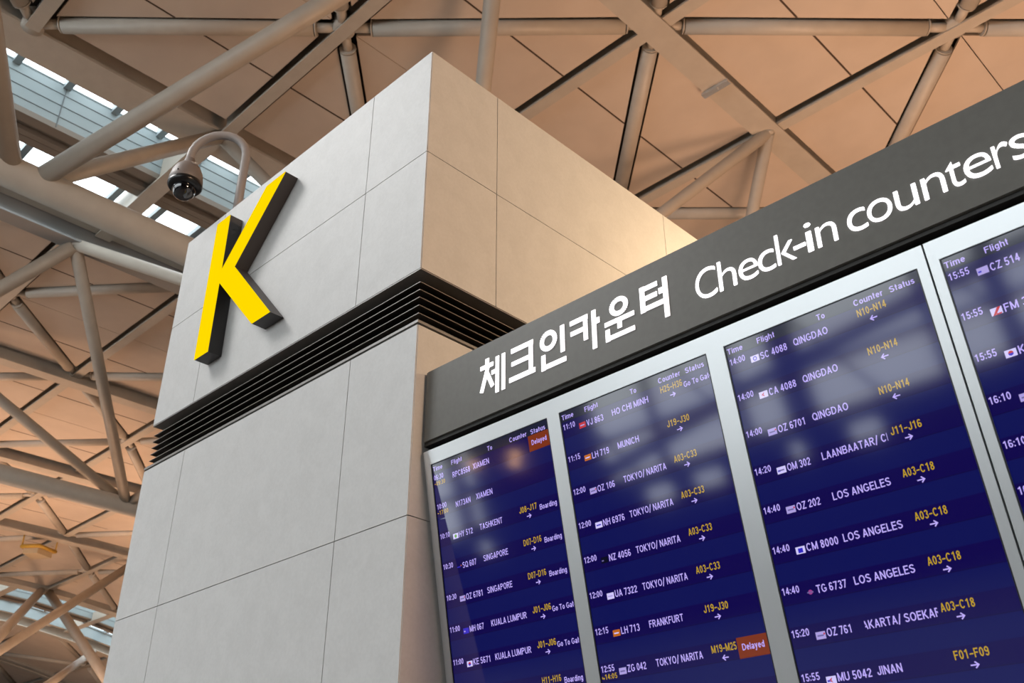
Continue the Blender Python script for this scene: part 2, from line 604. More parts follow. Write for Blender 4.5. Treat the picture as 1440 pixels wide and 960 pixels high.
# skylights: glazed slots beside a raised white-lined upstand
def skylight(name, xn, w, y0, y1, pitch, yoff, drop=True):
    """xn: x of the near edge; w: scale across; runs along y."""
    def X(t):
        return xn - t * w
    n = 10

    def path(t, dz):
        return [(X(t), y0 + (y1 - y0) * k / n, zc(X(t), y0 + (y1 - y0) * k / n) + dz) for k in range(n + 1)]
    root, rails = MB(), MB()
    # near edge beam: flat flange and dark shadow slot
    root.sweep(path(.30, 0), [(-.42, -.08), (.55, -.08), (.55, .0), (.4, .0), (.4, 1.2), (.15, 1.2), (.15, 0), (-.42, 0)])
    # rails between the two glazed slots
    for t, dz, ww, hh in ((2.82, .02, .16, .16), (3.08, .10, .08, .1), (3.30, -.02, .10, .2), (3.62, .03, .14, .14)):
        rails.sweep(path(t, dz), [(-ww, 0), (ww, 0), (ww, hh), (-ww, hh)])
    rails.sweep(path(3.22, .3), [(-.5, 0), (.5, 0), (.5, .05), (-.5, .05)])
    root.sweep(path(5.97, 0), [(-.17, 0), (.17, 0), (.17, .6), (-.17, .6)])
    w1 = struct(build(name, root, M['steel']))
    build('rail', rails, M['web'], w1)
    ln = MB()
    # upright lining with two horizontal joints and the sill of the second slot
    ln.sweep(path(2.70, 0), [(-.03, .08), (.03, .08), (.03, 1.40), (-.03, 1.40)])
    ln.sweep(path(5.77, 0), [(-.03, -.04), (.03, -.04), (.03, .75), (-.03, .75)])
    ln.sweep(path(0.15, 0), [(-.03, .9), (.03, .9), (.03, 1.9), (-.03, 1.9)])
    build('lining', ln, M['white_panel'], w1)
    j = MB()
    for dz in (.42, .76, 1.10):
        j.sweep(path(2.665, dz), [(-.008, -.008), (.008, -.008), (.008, .008), (-.008, .008)])
    y = yoff
    k = 0
    while y < y1:
        if y > y0 + .3:
            z = zc(X(2.7), y)
            if k % 3 == 2:
                j.box((X(2.655) - .008, y - .012, z + .08), (X(2.655) + .008, y + .012, z + 1.38))
            mu = MB()
            zg = zc(X(1.4), y)
            mu.box((X(2.7), y - .09, zg + 1.30), (X(.1), y + .09, zg + 1.60))
            build('mullion', mu, M['sky_frame'], w1)
            mu = MB()
            z2 = zc(X(4.8), y)
            mu.box((X(5.76), y - .09, z2 + .55), (X(4.0), y + .09, z2 + .72))
            build('mullion', mu, M['sky_frame'], w1)
        y += pitch
        k += 1
    build('lining_joint', j, M['lining_joint'], w1)
    fr = MB()
    fr.sweep(path(2.69, 1.41), [(-.04, -.02), (.04, -.02), (.04, .02), (-.04, .02)])
    fr.sweep(path(5.70, .66), [(-.05, -.05), (.05, -.05), (.05, .05), (-.05, .05)])
    fr.sweep(path(4.04, .62), [(-.05, -.05), (.05, -.05), (.05, .05), (-.05, .05)])
    build('frame', fr, M['sky_frame'], w1)
    gl = MB()
    a, b = path(2.7, 1.62), path(.1, 1.62)
    c, d = path(5.76, .74), path(4.0, .74)
    for i in range(n):
        gl.face([a[i], a[i + 1], b[i + 1], b[i]])
        gl.face([c[i], c[i + 1], d[i + 1], d[i]])
    build('pane', gl, M['glass'], w1)
    return w1


def sky_rib(parent, y, xa, xb, w=.22, h_=.75):
    mb = MB()
    mb.sweep(xpath(y, xa, xb, 0, 4), [(-w, -.12), (w, -.12), (w, -.06), (w * .6, -.04), (w * .6, h_), (-w * .6, h_), (-w * .6, -.04), (-w, -.06)])
    build('cross_rib', mb, M['steel'], parent)


s1 = skylight('window_1', -15.2, 1.0, -14, 34, 1.258, -10.97)
for y in (-3.65, 5.75, 14.9, 24.0):
    sky_rib(s1, y, -15.2, -21.3)
s2 = skylight('window_2', -58.8, 1.15, 2, 40, 2.2, 3.0)
for y in (8.0, 18.6, 24.8, 31.0):
    sky_rib(s2, y, -58.8, -66.0, .25, .5)

# ------------------------------------------------------------------ roof trusses
R_CH, R_ST = 0.31, 0.17


def truss(label, chord, struts, loc):
    t = thing('roof_truss', loc, label, 'roof truss', 'tubular roof trusses')
    if chord:
        mb = MB()
        mb.tube(chord[0], chord[1], 28)
        build('lower_chord', mb, M['steel'], t)
    for a, b, r in struts:
        A, B = Vector(a), Vector(b)
        mb = MB()
        mb.tube([A, B], r, 20)
        d = (B - A).normalized()
        mb.tube([B - d * .02, B + d * .12], r * .7, 16)
        build('strut', mb, M['steel'], t)
    return t


P1, P2, P3 = (-13.7, 1.70, 13.37), (-13.7, 12.5, 13.4), (-13.7, 23.3, 13.4)
U1, U2, U0, U3 = (-5.35, 5.85, 17.8), (-5.35, 15.0, 17.8), (-6.4, -4.05, 17.8), (-5.35, 24.2, 17.8)
E1 = (-15.1, 5.80, 17.92)
truss('heavy beige tube truss under the near skylight, its struts fanning out above the dome camera',
      ([(-13.7, -12, 13.37), (-13.7, 46, 13.37)], R_CH),
      [((-13.7, 1.27, 13.37), U0, .22), (P1, U1, .19), (P1, E1, .18), (P2, E1, .17), (P2, U1, R_ST), (P2, U2, .155), (P3, U2, .155),
       (P2, (-21.42, 5.12, 17.45), R_ST), (P1, (-21.42, -3.9, 17.45), R_ST), (P3, U3, R_ST)], (-13.7, 1.7, 13.37))
Q0, Q1, Q2 = (-30, 1.2, 13.7), (-30, 11.7, 13.75), (-30, 22.4, 13.75)
V1, V2 = (-21.42, 5.12, 17.42), (-21.42, 14.3, 17.42)
truss('grey-green tube truss left of the louvre band, two slim struts meeting its pipe',
      ([(-30, -4, 13.62), (-30, 46, 13.85)], R_CH),
      [(Q1, V1, .18), (Q0, V1, .20), (Q1, (-30.2, 3.75, 17.7), .18), (Q2, V2, R_ST), (Q1, V2, R_ST), (Q2, (-39, 18, 17.5), R_ST), (Q1, (-39, 18, 17.5), R_ST)], (-30, 11.7, 13.7))
T1, T2 = (-46, 14, 12.2), (-46, 25.2, 11.5)
truss('distant thin tube truss crossing the far skylight low at the left edge',
      None,
      [((-39.7, 11.05, 9.43), (-58.6, 19.9, 17.75), .24), ((-42.2, 19.0, 8.85), (-58.6, 20.3, 17.75), .26), ((-42.5, 7.2, 5.3), (-49.5, 21.0, 17.6), .22),
       ((-40.3, 13.7, 8.6), (-69.0, 28.5, 17.2), .2)], (-46, 14, 12.2))

# yellow fixture hanging under the distant ceiling
fx = thing('hanging_fixture', (-48.4, 15.3, 16.9), 'small yellow framed fixture hanging below the ceiling at far left', 'fixture')
mb = MB()
mb.prism([(-48.6, 14.9, 16.75), (-48.0, 15.4, 16.75), (-48.4, 16.3, 16.75), (-49.3, 15.7, 16.75)],
         [(-48.6, 14.9, 17.05), (-48.0, 15.4, 17.05), (-48.4, 16.3, 17.05), (-49.3, 15.7, 17.05)])
build('tray', mb, M['cream'], fx)
mb = MB()
ring = [(-48.6, 14.8, 17.1), (-47.9, 15.4, 17.1), (-48.35, 16.4, 17.1), (-49.4, 15.75, 17.1), (-48.6, 14.8, 17.1)]
mb.tube(ring, .10, 8)
build('rim', mb, M['yellow_steel'], fx)
for p in (ring[0], ring[2]):
    mb = MB(); mb.tube([p, (p[0], p[1], 18.0)], .04, 8); build('hanger', mb, M['yellow_steel'], fx)

# ------------------------------------------------------------------ stone pillar
ZT, ZJ1, ZB, ZL, ZJ2 = 5.667, 4.959, 4.236, 3.924, 2.996
W, D = 2.612, 2.612
GAP = .0022
pil = thing('stone_pillar', (-W / 2, D / 2, 0), 'square pillar clad in pale grey stone slabs, carrying the yellow letter K', 'pillar')


def ring_rect(inset):
    return [(-W + inset, inset), (-inset, inset), (-inset, D - inset), (-W + inset, D - inset)]


def cladding(rows, xcuts, ycuts):
    mb = MB()
    th = .03
    for z0, z1 in zip(rows, rows[1:]):
        for a, b in zip(xcuts, xcuts[1:]):
            mb.box((a + (GAP if a > -W + .01 else 0), 0, z0 + GAP), (b - GAP, th, z1 - GAP), 0)
            mb.box((a + GAP, D - th, z0 + GAP), (b - GAP, D, z1 - GAP), 0)
        for a, b in zip(ycuts, ycuts[1:]):
            y0 = a + (GAP if a > .01 else .0052)
            mb.box((-th, y0, z0 + GAP), (0, b - GAP if b < D - .01 else D - .032, z1 - GAP), 0)
            mb.box((-W, a + (GAP if a > .01 else .032), z0 + GAP), (-W + th, b - GAP if b < D - .01 else D - .032, z1 - GAP), 0)
    return mb


XC = [-W, -2.116, -.508, -.0012]
YC = [0, .508, 2.101, D]
build('upper_cladding', cladding([ZB, ZJ1, ZT], XC, YC), M['stone'], pil)
build('lower_cladding', cladding([0.16, 1.14, 2.068, ZJ2, ZL], XC, YC), M['stone'], pil)
mb = MB()
for z0, z1, i in ((0, ZL - .004, .028), (ZB + .01, ZT - .004, .028)):
    r = ring_rect(i)
    mb.prism([(x, y, z0) for x, y in r], [(x, y, z1) for x, y in r])
build('core', mb, M['stone_core'], pil)
mb = MB()
r = ring_rect(.006)
mb.prism([(x, y, ZT - .02) for x, y in r], [(x, y, ZT - .001) for x, y in r])
build('top_cap', mb, M['stone'], pil)
mb = MB()
r = ring_rect(-.01)
mb.prism([(x, y, 0) for x, y in r], [(x, y, .16) for x, y in r])
build('plinth', mb, M['trim'], pil)

# louvre band: slanted dark blades running round the pillar
def ringsweep(mb, prof, mis):
    n = len(prof)
    b = len(mb.v)
    loops = [[Vector((x, y, z)) for x, y in ring_rect(i)] for i, z in prof]
    for lp in loops:
        mb.v += lp
    for k in range(n):
        k2 = (k + 1) % n
        for c in range(4):
            c2 = (c + 1) % 4
            mb.f.append([b + k * 4 + c, b + k * 4 + c2, b + k2 * 4 + c2, b + k2 * 4 + c])
            mb.m.append(mis[k]); mb.s.append(False)


lou = MB()
r = ring_rect(.115)
lou.prism([(x, y, ZL - .003) for x, y in r], [(x, y, ZB + .006) for x, y in r])
louv = build('louvre_band', lou, M['bronze'], pil)
lips = [4.166, 4.123, 4.080, 4.036, 3.992]
for z in lips:
    bl = MB()
    # outer lip at inset .012, rising inward
    ringsweep(bl, [(.012, z), (.012, z + .0035), (.11, z + .050), (.11, z + .044), (.016, z - .0002)], [1, 0, 0, 0, 0])
    build('blade', bl, [M['bronze'], M['lip']], louv)
tr = MB()
ringsweep(tr, [(.001, ZB - .006), (.001, ZB), (.10, ZB), (.10, ZB - .006)], [0, 0, 0, 0])
ringsweep(tr, [(-.003, ZL + .008), (-.003, ZL + .022), (.10, ZL + .022), (.10, ZL + .008)], [0, 0, 0, 0])
build('trim', tr, M['trim'], louv)

# ------------------------------------------------------------------ letter K
KD = .096
kx = [(-2.004, 4.453), (-1.848, 4.453), (-1.852, 4.938), (-1.374, 4.449), (-1.187, 4.449), (-1.688, 4.986), (-1.232, 5.470),
      (-1.436, 5.470), (-1.852, 5.034), (-1.862, 5.472), (-2.022, 5.480)]
kx = [(-2.006, 4.453), (-1.850, 4.453), (-1.852, 4.944), (-1.374, 4.450), (-1.187, 4.450), (-1.688, 4.988), (-1.234, 5.472),
      (-1.438, 5.472), (-1.852, 5.036), (-1.860, 5.472), (-2.014, 5.472)]
ks = thing('letter_sign', (-1.6, -.05, 4.453), 'yellow lit letter K with charcoal sides, mounted on the pillar front', 'letter sign')
mb = MB()
mb.prism([(x, -KD + .004, z) for x, z in kx], [(x, -.002, z) for x, z in kx])
build('letter_return', mb, M['k_side'], ks)
mb = MB()
mb.prism([(x, -KD, z) for x, z in kx], [(x, -KD + .004, z) for x, z in kx])
build('letter_face', mb, M['k_yellow'], ks)

# ------------------------------------------------------------------ dome camera on a gooseneck
dc = thing('dome_camera', (-2.21, .12, ZT), 'grey dome security camera hanging from a gooseneck pole on the pillar top', 'security camera')
ca = math.radians(225)
u = Vector((math.cos(ca), math.sin(ca), 0))
pb = Vector((-2.21, .12, ZT))
pts = [pb, pb + Vector((0, 0, .35))]
rad = .2
for k in range(0, 13):
    a = math.pi - k * math.pi / 12
    pts.append(pb + u * (rad + rad * math.cos(a)) + Vector((0, 0, 6.29 - ZT + rad * math.sin(a))))
pts.append(pts[-1] - Vector((0, 0, .06)))
mb = MB(); mb.tube(pts, .031, 18); mb.lathe(pb, [(0, 0), (.08, 0), (.08, .015), (.03, .02)], 20)
build('gooseneck_pole', mb, M['pole'], dc)
hp = pts[-1]
mb = MB()
mb.lathe(hp, [(.0, .03), (.036, .03), (.040, -.01), (.062, -.025), (.088, -.055), (.108, -.10), (.117, -.15), (.119, -.185), (.112, -.195), (0, -.195)], 36)
hs = build('housing', mb, M['cam_grey'], dc)
mb = MB()
mb.lathe(hp, [(.113, -.19), (.121, -.19), (.121, -.215), (.104, -.235), (.08, -.236), (0, -.236)], 36)
build('black_ring', mb, M['cam_black'], dc)
mb = MB()
mb.lathe(hp + Vector((0, 0, -.236)), [(.084 * math.cos(t * math.pi / 20), -.090 * math.sin(t * math.pi / 20)) for t in range(11)], 36)
build('dome', mb, M['dome'], dc)
mb = MB()
tocam = (CAM - hp); tocam.z = 0; tocam.normalize()
sd = Vector((-tocam.y, tocam.x, 0))
q = hp + tocam * .095 + sd * .035 + Vector((0, 0, -.055))
for dx, wd in ((0, .022), (.010, .014)):
    c = q + Vector((0, 0, -dx))
    mb.face([c - sd * wd, c + sd * wd, c + sd * wd + tocam * .004 + Vector((0, 0, -.006)), c - sd * wd + tocam * .004 + Vector((0, 0, -.006))])
build('maker_mark', mb, M['cam_label'], hs)
mb = MB()
c = hp + tocam * .098 - sd * .066 + Vector((0, 0, -.15))
mb.lathe(c, [(0, .008), (.004, .008), (.004, -.004), (0, -.004)], 10, 0, tocam)
build('screw', mb, M['cam_black'], hs)

# ------------------------------------------------------------------ header sign
YF, ZFT, ZFB = .0569, 3.6815, 3.338
hd = thing('header_sign', (2.4, .2, ZFB), 'long grey overhead sign reading Check-in counters in Korean and English', 'sign')
mb = MB()
x1 = 4.9
prof = [(0.003, YF + .02), (0.012, YF + .003), (0.03, YF), (x1, YF), (x1, YF + .32), (.003, YF + .32)]
mb.prism([(x, y, ZFB) for x, y in prof], [(x, y, ZFT) for x, y in prof])
build('sign_board', mb, M['fascia'], hd)


def flat_letters(polys, th=.004, front=None):
    mb = MB()
    for p in polys:
        mb.prism([(x, YF - th, z) for x, z in p], [(x, YF - .0003, z) for x, z in p])
    return mb


def bar(x0, z0, x1, z1, w):
    a, b = Vector((x0, z0)), Vector((x1, z1))
    d = (b - a).normalized()
    n = Vector((-d.y, d.x)) * w / 2
    return [tuple(a - n), tuple(b - n), tuple(b + n), tuple(a + n)]


def rect(x0, z0, x1, z1):
    return [(x0, z0), (x1, z0), (x1, z1), (x0, z1)]


def ringpolys(cx, cz, ro, ri, n=28, sx=1.0):
    out = []
    for k in range(n):
        a, b = 2 * math.pi * k / n, 2 * math.pi * (k + 1) / n
        out.append([(cx + ri * sx * math.cos(a), cz + ri * math.sin(a)), (cx + ro * sx * math.cos(a), cz + ro * math.sin(a)),
                    (cx + ro * sx * math.cos(b), cz + ro * math.sin(b)), (cx + ri * sx * math.cos(b), cz + ri * math.sin(b))])
    return out


TRIM_W = .0013


def slim(p):
    """thin a four-sided stroke across its short side"""
    q = [Vector(v) for v in p]
    e0, e1 = (q[1] - q[0]), (q[3] - q[0])
    d0, d1 = e0.normalized(), e1.normalized()
    if e0.length >= e1.length:
        s0, s1 = -.0008, TRIM_W
    else:
        s0, s1 = TRIM_W, -.0008
    return [tuple(q[0] + d0 * s0 + d1 * s1), tuple(q[1] - d0 * s0 + d1 * s1), tuple(q[2] - d0 * s0 - d1 * s1), tuple(q[3] + d0 * s0 - d1 * s1)]


KP = []
# che
KP += [rect(.400, 3.578, .424, 3.603), rect(.372, 3.556, .448, 3.578), bar(.416, 3.562, .380, 3.452, .0225), bar(.412, 3.535, .446, 3.462, .0225),
       rect(.440, 3.515, .470, 3.537), rect(.4625, 3.424, .4845, 3.592), rect(.4985, 3.424, .5205, 3.592)]
# keu
KP += [rect(.556, 3.570, .679, 3.594), rect(.655, 3.462, .679, 3.571), rect(.558, 3.509, .656, 3.531), rect(.545, 3.438, .690, 3.462)]
# in
KP += ringpolys(.7645, 3.5525, .0455, .0255) + [rect(.828, 3.474, .852, 3.593), rect(.724, 3.426, .748, 3.494), rect(.747, 3.426, .856, 3.449)]
# ka
KP += [rect(.882, 3.569, .972, 3.592), rect(.949, 3.480, .972, 3.570), rect(.884, 3.521, .950, 3.543), rect(.992, 3.425, 1.0155, 3.593), rect(1.015, 3.530, 1.033, 3.553)]
# un
KP += ringpolys(1.1275, 3.5605, .0395, .0215, sx=1.12) + [rect(1.057, 3.492, 1.197, 3.513), rect(1.116, 3.466, 1.139, 3.493),
       rect(1.057, 3.428, 1.080, 3.478), rect(1.079, 3.428, 1.196, 3.449)]
# teo
KP += [rect(1.228, 3.483, 1.252, 3.592), rect(1.251, 3.570, 1.310, 3.592), rect(1.251, 3.527, 1.306, 3.549), rect(1.251, 3.483, 1.3335, 3.505),
       rect(1.314, 3.532, 1.3345, 3.554), rect(1.3335, 3.424, 1.357, 3.593)]
KP = [slim(p) if len(p) == 4 and max((Vector(p[0]) - Vector(p[1])).length, (Vector(p[0]) - Vector(p[3])).length) > .0145 else p for p in KP]
build('korean_lettering', flat_letters(KP), M['letter_white'], hd)


def glyph_mesh(ch, weight):
    cu = bpy.data.curves.new('glyph', 'FONT')
    cu.body = ch
    cu.size = 1.0
    cu.offset = weight
    cu.resolution_u = 6
    ob = bpy.data.objects.new('glyph', cu)
    COL.objects.link(ob)
    dg = bpy.context.evaluated_depsgraph_get()
    dg.update()
    me = bpy.data.meshes.new_from_object(ob.evaluated_get(dg))
    vs = [v.co.copy() for v in me.vertices]
    fs = [list(p.vertices) for p in me.polygons]
    bpy.data.objects.remove(ob)
    bpy.data.curves.remove(cu)
    bpy.data.meshes.remove(me)
    return vs, fs


ENG = [('C', 1.474, 1.561), ('h', 1.570, 1.640), ('e', 1.651, 1.726), ('c', 1.728, 1.792), ('k', 1.800, 1.869), ('-', 1.863, 1.907),
       ('i', 1.910, 1.934), ('n', 1.947, 2.018), ('c', 2.056, 2.121), ('o', 2.124, 2.205), ('u', 2.216, 2.287), ('n', 2.303, 2.373),
       ('t', 2.379, 2.428), ('e', 2.430, 2.509), ('r', 2.516, 2.562), ('s', 2.565, 2.618)]
BASE = 3.4265
WGT = -0.010
capv, _ = glyph_mesh('h', WGT)
cap = max(v.y for v in capv)
S = .1215 / cap
mb = MB()
for ch, xa, xb in ENG:
    vs, fs = glyph_mesh(ch, WGT)
    x0, x1_ = min(v.x for v in vs), max(v.x for v in vs)
    k = (xb - xa) / (x1_ - x0)
    pts = [(xa + (v.x - x0) * k, YF - .004, BASE + v.y * S) for v in vs]
    mb.grid(pts, fs)
    pts2 = [(p[0], YF - .0003, p[2]) for p in pts]
    mb.grid(pts2, fs)
build('english_lettering', mb, M['letter_white'], hd)

# ------------------------------------------------------------------ display wall: plane coordinates (x, u down the slope, off outward)
TILT = .1861
O = Vector((0, .0523, 3.2855))
UU = Vector((0, math.sin(TILT), -math.cos(TILT)))
NN = Vector((0, -math.cos(TILT), -math.sin(TILT)))


def S3(x, u, off=0.0):
    return O + Vector((x, 0, 0)) + UU * u + NN * off


def sbox(mb, x0, x1, u0, u1, o0, o1, mi=0):
    mb.hexa([S3(x0, u1, o0), S3(x1, u1, o0), S3(x1, u1, o1), S3(x0, u1, o1), S3(x0, u0, o0), S3(x1, u0, o0), S3(x1, u0, o1), S3(x0, u0, o1)], mi)


US, UE, UB = .0635, 1.275, 1.345
SX = [(.0595, .7395), (.8005, 1.4805), (1.5500, 2.2300), (2.2960, 2.9760)]
SEAM = 2.263
XEND = 4.6

# cabinet behind the screens, its black colour standing in for slot shade
cb = thing('display_cabinet', (2.3, .4, 1.9), 'cabinet carcass behind the screens, blackened for the shade in the slot under the header sign', 'cabinet')
mb = MB()
mb.prism([(.004, .20, 3.338), (.004, .60, 3.338), (.004, .60, 1.85), (.004, .42, 1.85)], [(XEND, .20, 3.338), (XEND, .60, 3.338), (XEND, .60, 1.85), (XEND, .42, 1.85)])
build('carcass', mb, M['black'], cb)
mb = MB(); mb.box((.006, YF + .012, 3.322), (XEND, YF + .05, 3.3375)); build('slot_lip', mb, M['lip_shade'], cb)


def surround(name, x0, x1, holes, label, chamfer):
    root = thing(name, S3((x0 + x1) / 2, UB, -.02), label, 'screen surround', 'white screen surrounds')
    mb = MB()
    T0, T1 = -.035, 0.0
    xs = x0 + (.024 if chamfer else 0)
    sbox(mb, xs, x1, 0, US, T0, T1)
    sbox(mb, xs, x1, UE, UB, T0, T1)
    edges = [xs] + [v for h_ in holes for v in h_] + [x1]
    for k in range(0, len(edges), 2):
        sbox(mb, edges[k], edges[k + 1], US, UE, T0, T1)
    build('front_frame', mb, M['frame'], root)
    if chamfer:
        mb = MB()
        mb.prism([S3(x0, UB, T0), S3(xs, UB, T0), S3(xs, UB, T1), S3(xs - .012, UB, -.004), S3(x0, UB, -.030)],
                 [S3(x0, 0, T0), S3(xs, 0, T0), S3(xs, 0, T1), S3(xs - .012, 0, -.004), S3(x0, 0, -.030)])
        build('end_return', mb, M['frame'], root)
    return root


surround('screen_surround', .004, SEAM - .003, SX[:3], 'white frame round the three complete flight screens beside the pillar', True)
surround('screen_surround', SEAM + .003, XEND, [SX[3], (3.04, 3.72), (3.79, 4.47)], 'white frame right of the black vertical seam, cut by the picture edge', False)

# ------------------------------------------------------------------ stroke lettering for the screens (drawn as real flat strokes)
TH = .145
A_ = TH / 2


def arc(cx, cy, rx, ry, a0, a1, n=9):
    return [(cx + rx * math.cos(math.radians(a0 + (a1 - a0) * k / n)), cy + ry * math.sin(math.radians(a0 + (a1 - a0) * k / n))) for k in range(n + 1)]


def glyphs():
    G = {}
    a = A_
    t1 = 1 - a

    def oval(w, h=1.0, n=20):
        return [arc(w / 2, h / 2, w / 2 - a, h / 2 - a, 0, 360, n)]
    w = .66
    G['A'] = (w, [[(a * .9, 0), (w / 2, t1 + .05)], [(w / 2, t1 + .05), (w - a * .9, 0)], [(.17, .30), (w - .17, .30)]])
    w = .64
    G['B'] = (w, [[(a, 0), (a, 1)], [(a, t1), (w * .55, t1)] + arc(w * .55, .76, w * .32, .76 - .52 - 0 + .0, 90, -90)[1:] + [(a, .52)],
                  [(w * .55, .52)] + arc(w * .55, .52 / 2 + a / 2, w * .38, .52 / 2 - a / 2, 90, -90)[1:] + [(a, a)]])
    w = .68
    G['C'] = (w, [arc(w / 2, .5, w / 2 - a, .5 - a, 38, 322, 18)])
    G['D'] = (w, [[(a, 0), (a, 1)], [(a, t1), (w * .42, t1)] + arc(w * .42, .5, w * .58 - a, .5 - a, 90, -90, 12)[1:] + [(a, a)]])
    w = .56
    G['E'] = (w, [[(a, 0), (a, 1)], [(a, t1), (w, t1)], [(a, .52), (w - .05, .52)], [(a, a), (w, a)]])
    G['F'] = (w - .02, [[(a, 0), (a, 1)], [(a, t1), (w - .02, t1)], [(a, .52), (w - .08, .52)]])
    w = .72
    G['G'] = (w, [arc(w / 2, .5, w / 2 - a, .5 - a, 40, 300, 17) + [(w - a, .22), (w - a, .47)], [(w * .55, .45), (w, .45)]])
    w = .66
    G['H'] = (w, [[(a, 0), (a, 1)], [(w - a, 0), (w - a, 1)], [(a, .53), (w - a, .53)]])
    G['I'] = (TH, [[(a, 0), (a, 1)]])
    w = .50
    G['J'] = (w, [[(w - a, 1), (w - a, .28)] + arc(w / 2, .28, w / 2 - a, .28 - a, 0, -180)[1:] + [(a, .36)]])
    w = .66
    G['K'] = (w, [[(a, 0), (a, 1)], [(a, .34), (w - .09, 1)], [(.24, .52), (w - .05, 0)]])
    G['L'] = (.52, [[(a, 0), (a, 1)], [(a, a), (.52, a)]])
    w = .80
    G['M'] = (w, [[(a, 0), (a, 1)], [(a, .98), (w / 2, .06)], [(w / 2, .06), (w - a, .98)], [(w - a, 0), (w - a, 1)]])
    w = .66
    G['N'] = (w, [[(a, 0), (a, 1)], [(a, .97), (w - a, .03)], [(w - a, 0), (w - a, 1)]])
    w = .74
    G['O'] = (w, oval(w))
    G['Q'] = (w, oval(w) + [[(w * .55, .26), (w - .04, .0)]])
    w = .62
    P = [[(a, 0), (a, 1)], [(a, t1), (w * .55, t1)] + arc(w * .55, .725 - .0, w * .45 - a, .275 - a, 90, -90)[1:] + [(a, .45 + a)]]
    G['P'] = (w, P)
    G['R'] = (w + .03, P + [[(w * .52, .48), (w - .03, 0)]])
    w = .62

    def ess(w, h=1.0):
        r = (h - a * 2) / 4
        return arc(w / 2, h - a - r, w / 2 - a, r, 25, 200, 9) + arc(w / 2, a + r, w / 2 - a, r, 80, -160, 12)[0:]
    G['S'] = (w, [ess(w)])
    w = .60
    G['T'] = (w, [[(w / 2, 0), (w / 2, 1)], [(0, t1), (w, t1)]])
    w = .64
    G['U'] = (w, [[(a, 1), (a, .32)] + arc(w / 2, .32, w / 2 - a, .32 - a, 180, 360, 10)[1:] + [(w - a, 1)]])
    w = .64
    G['V'] = (w, [[(a, 1), (w / 2, .03)], [(w / 2, .03), (w - a, 1)]])
    w = .94
    G['W'] = (w, [[(a, 1), (w * .27, .03)], [(w * .27, .03), (w / 2, .97)], [(w / 2, .97), (w * .73, .03)], [(w * .73, .03), (w - a, 1)]])
    w = .64
    G['X'] = (w, [[(a, 0), (w - a, 1)], [(a, 1), (w - a, 0)]])
    G['Y'] = (w, [[(w / 2, 0), (w / 2, .45)], [(a, 1), (w / 2, .42)], [(w / 2, .42), (w - a, 1)]])
    w = .60
    G['Z'] = (w, [[(.02, t1), (w, t1)], [(w - .10, t1), (.10, a)], [(0, a), (w, a)]])
    w = .53
    G['0'] = (w, oval(w))
    G['1'] = (w, [[(w * .60, 0), (w * .60, 1)], [(w * .14, .76), (w * .60, .90)]])
    G['2'] = (w, [arc(w / 2, .71, w / 2 - a, .29 - a, 175, -20, 9) + [(a + .01, .12)], [(a * .4, a), (w, a)]])
    G['3'] = (w, [arc(w / 2, .735, w / 2 - a - .01, .265 - a, 165, -90, 10), arc(w / 2, .275, w / 2 - a, .275 - a + .03, 90, -165, 10)])
    G['4'] = (w + .02, [[(w * .70, 0), (w * .70, 1)], [(w * .66, .95), (a * .8, .30)], [(0, .285), (w + .02, .285)]])
    G['5'] = (w, [[(w - .04, t1), (.15, t1), (.10, .52)], arc(w / 2, .31, w / 2 - a, .31 - a + .02, 145, -160, 12)])
    G['6'] = (w, [arc(w / 2, .30, w / 2 - a, .30 - a, 0, 360, 16), [(a, .30), (a + .02, .62)] + arc(w / 2, .66, w / 2 - a, .34 - a, 180, 30, 7)])
    G['7'] = (w, [[(0, t1), (w, t1)], [(w - .09, t1), (w * .34, 0)]])
    G['8'] = (w, [arc(w / 2, .74, w / 2 - a - .02, .26 - a, 0, 360, 14), arc(w / 2, .27, w / 2 - a, .27 - a + .02, 0, 360, 14)])
    G['9'] = (w, [arc(w / 2, .70, w / 2 - a, .30 - a, 0, 360, 16), [(w - a, .70), (w - a - .02, .38)] + arc(w / 2, .34, w / 2 - a, .34 - a, 0, -150, 7)])
    x = .74
    w = .50
    G['a'] = (w, [arc(.23, .22, .23 - a, .22 - a, 0, 360, 12), [(w - a, 0), (w - a, .50)] + arc(w / 2, .50, w / 2 - a, x - .50 - a, 0, 160, 6)])
    G['b'] = (w, [[(a, 0), (a, 1)], arc(w / 2, x / 2, w / 2 - a, x / 2 - a, 0, 360, 14)])
    G['d'] = (w, [[(w - a, 0), (w - a, 1)], arc(w / 2, x / 2, w / 2 - a, x / 2 - a, 0, 360, 14)])
    G['e'] = (w, [[(a, .38), (w - a, .38)] + arc(w / 2, x / 2, w / 2 - a, x / 2 - a, 5, 320, 14)])
    G['g'] = (w, [arc(w / 2, x / 2, w / 2 - a, x / 2 - a, 0, 360, 14), [(w - a, x), (w - a, -.06)] + arc(w / 2, -.06, w / 2 - a, .16, 0, -160, 6)])
    G['h'] = (w, [[(a, 0), (a, 1)], arc(w / 2, x - .25, w / 2 - a, .25 - a, 180, 0, 8) + [(w - a, 0)]])
    G['n'] = (w, [[(a, 0), (a, x)], arc(w / 2, x - .25, w / 2 - a, .25 - a, 180, 0, 8) + [(w - a, 0)]])
    G['i'] = (TH, [[(a, 0), (a, x)], [(a, .86), (a, 1)]])
    G['l'] = (TH, [[(a, 0), (a, 1)]])
    G['m'] = (.78, [[(a, 0), (a, x)], arc(.235, x - .22, .235 - a, .22 - a, 180, 0, 7) + [(.47 - a, 0)], arc(.545, x - .22, .235 - a, .22 - a, 180, 0, 7) + [(.78 - a, 0)]])
    G['o'] = (w, oval(w, x, 14))
    G['r'] = (.33, [[(a, 0), (a, x)], [(a, x - .25)] + arc(.30, x - .22, .22, .22 - a, 170, 90, 4)])
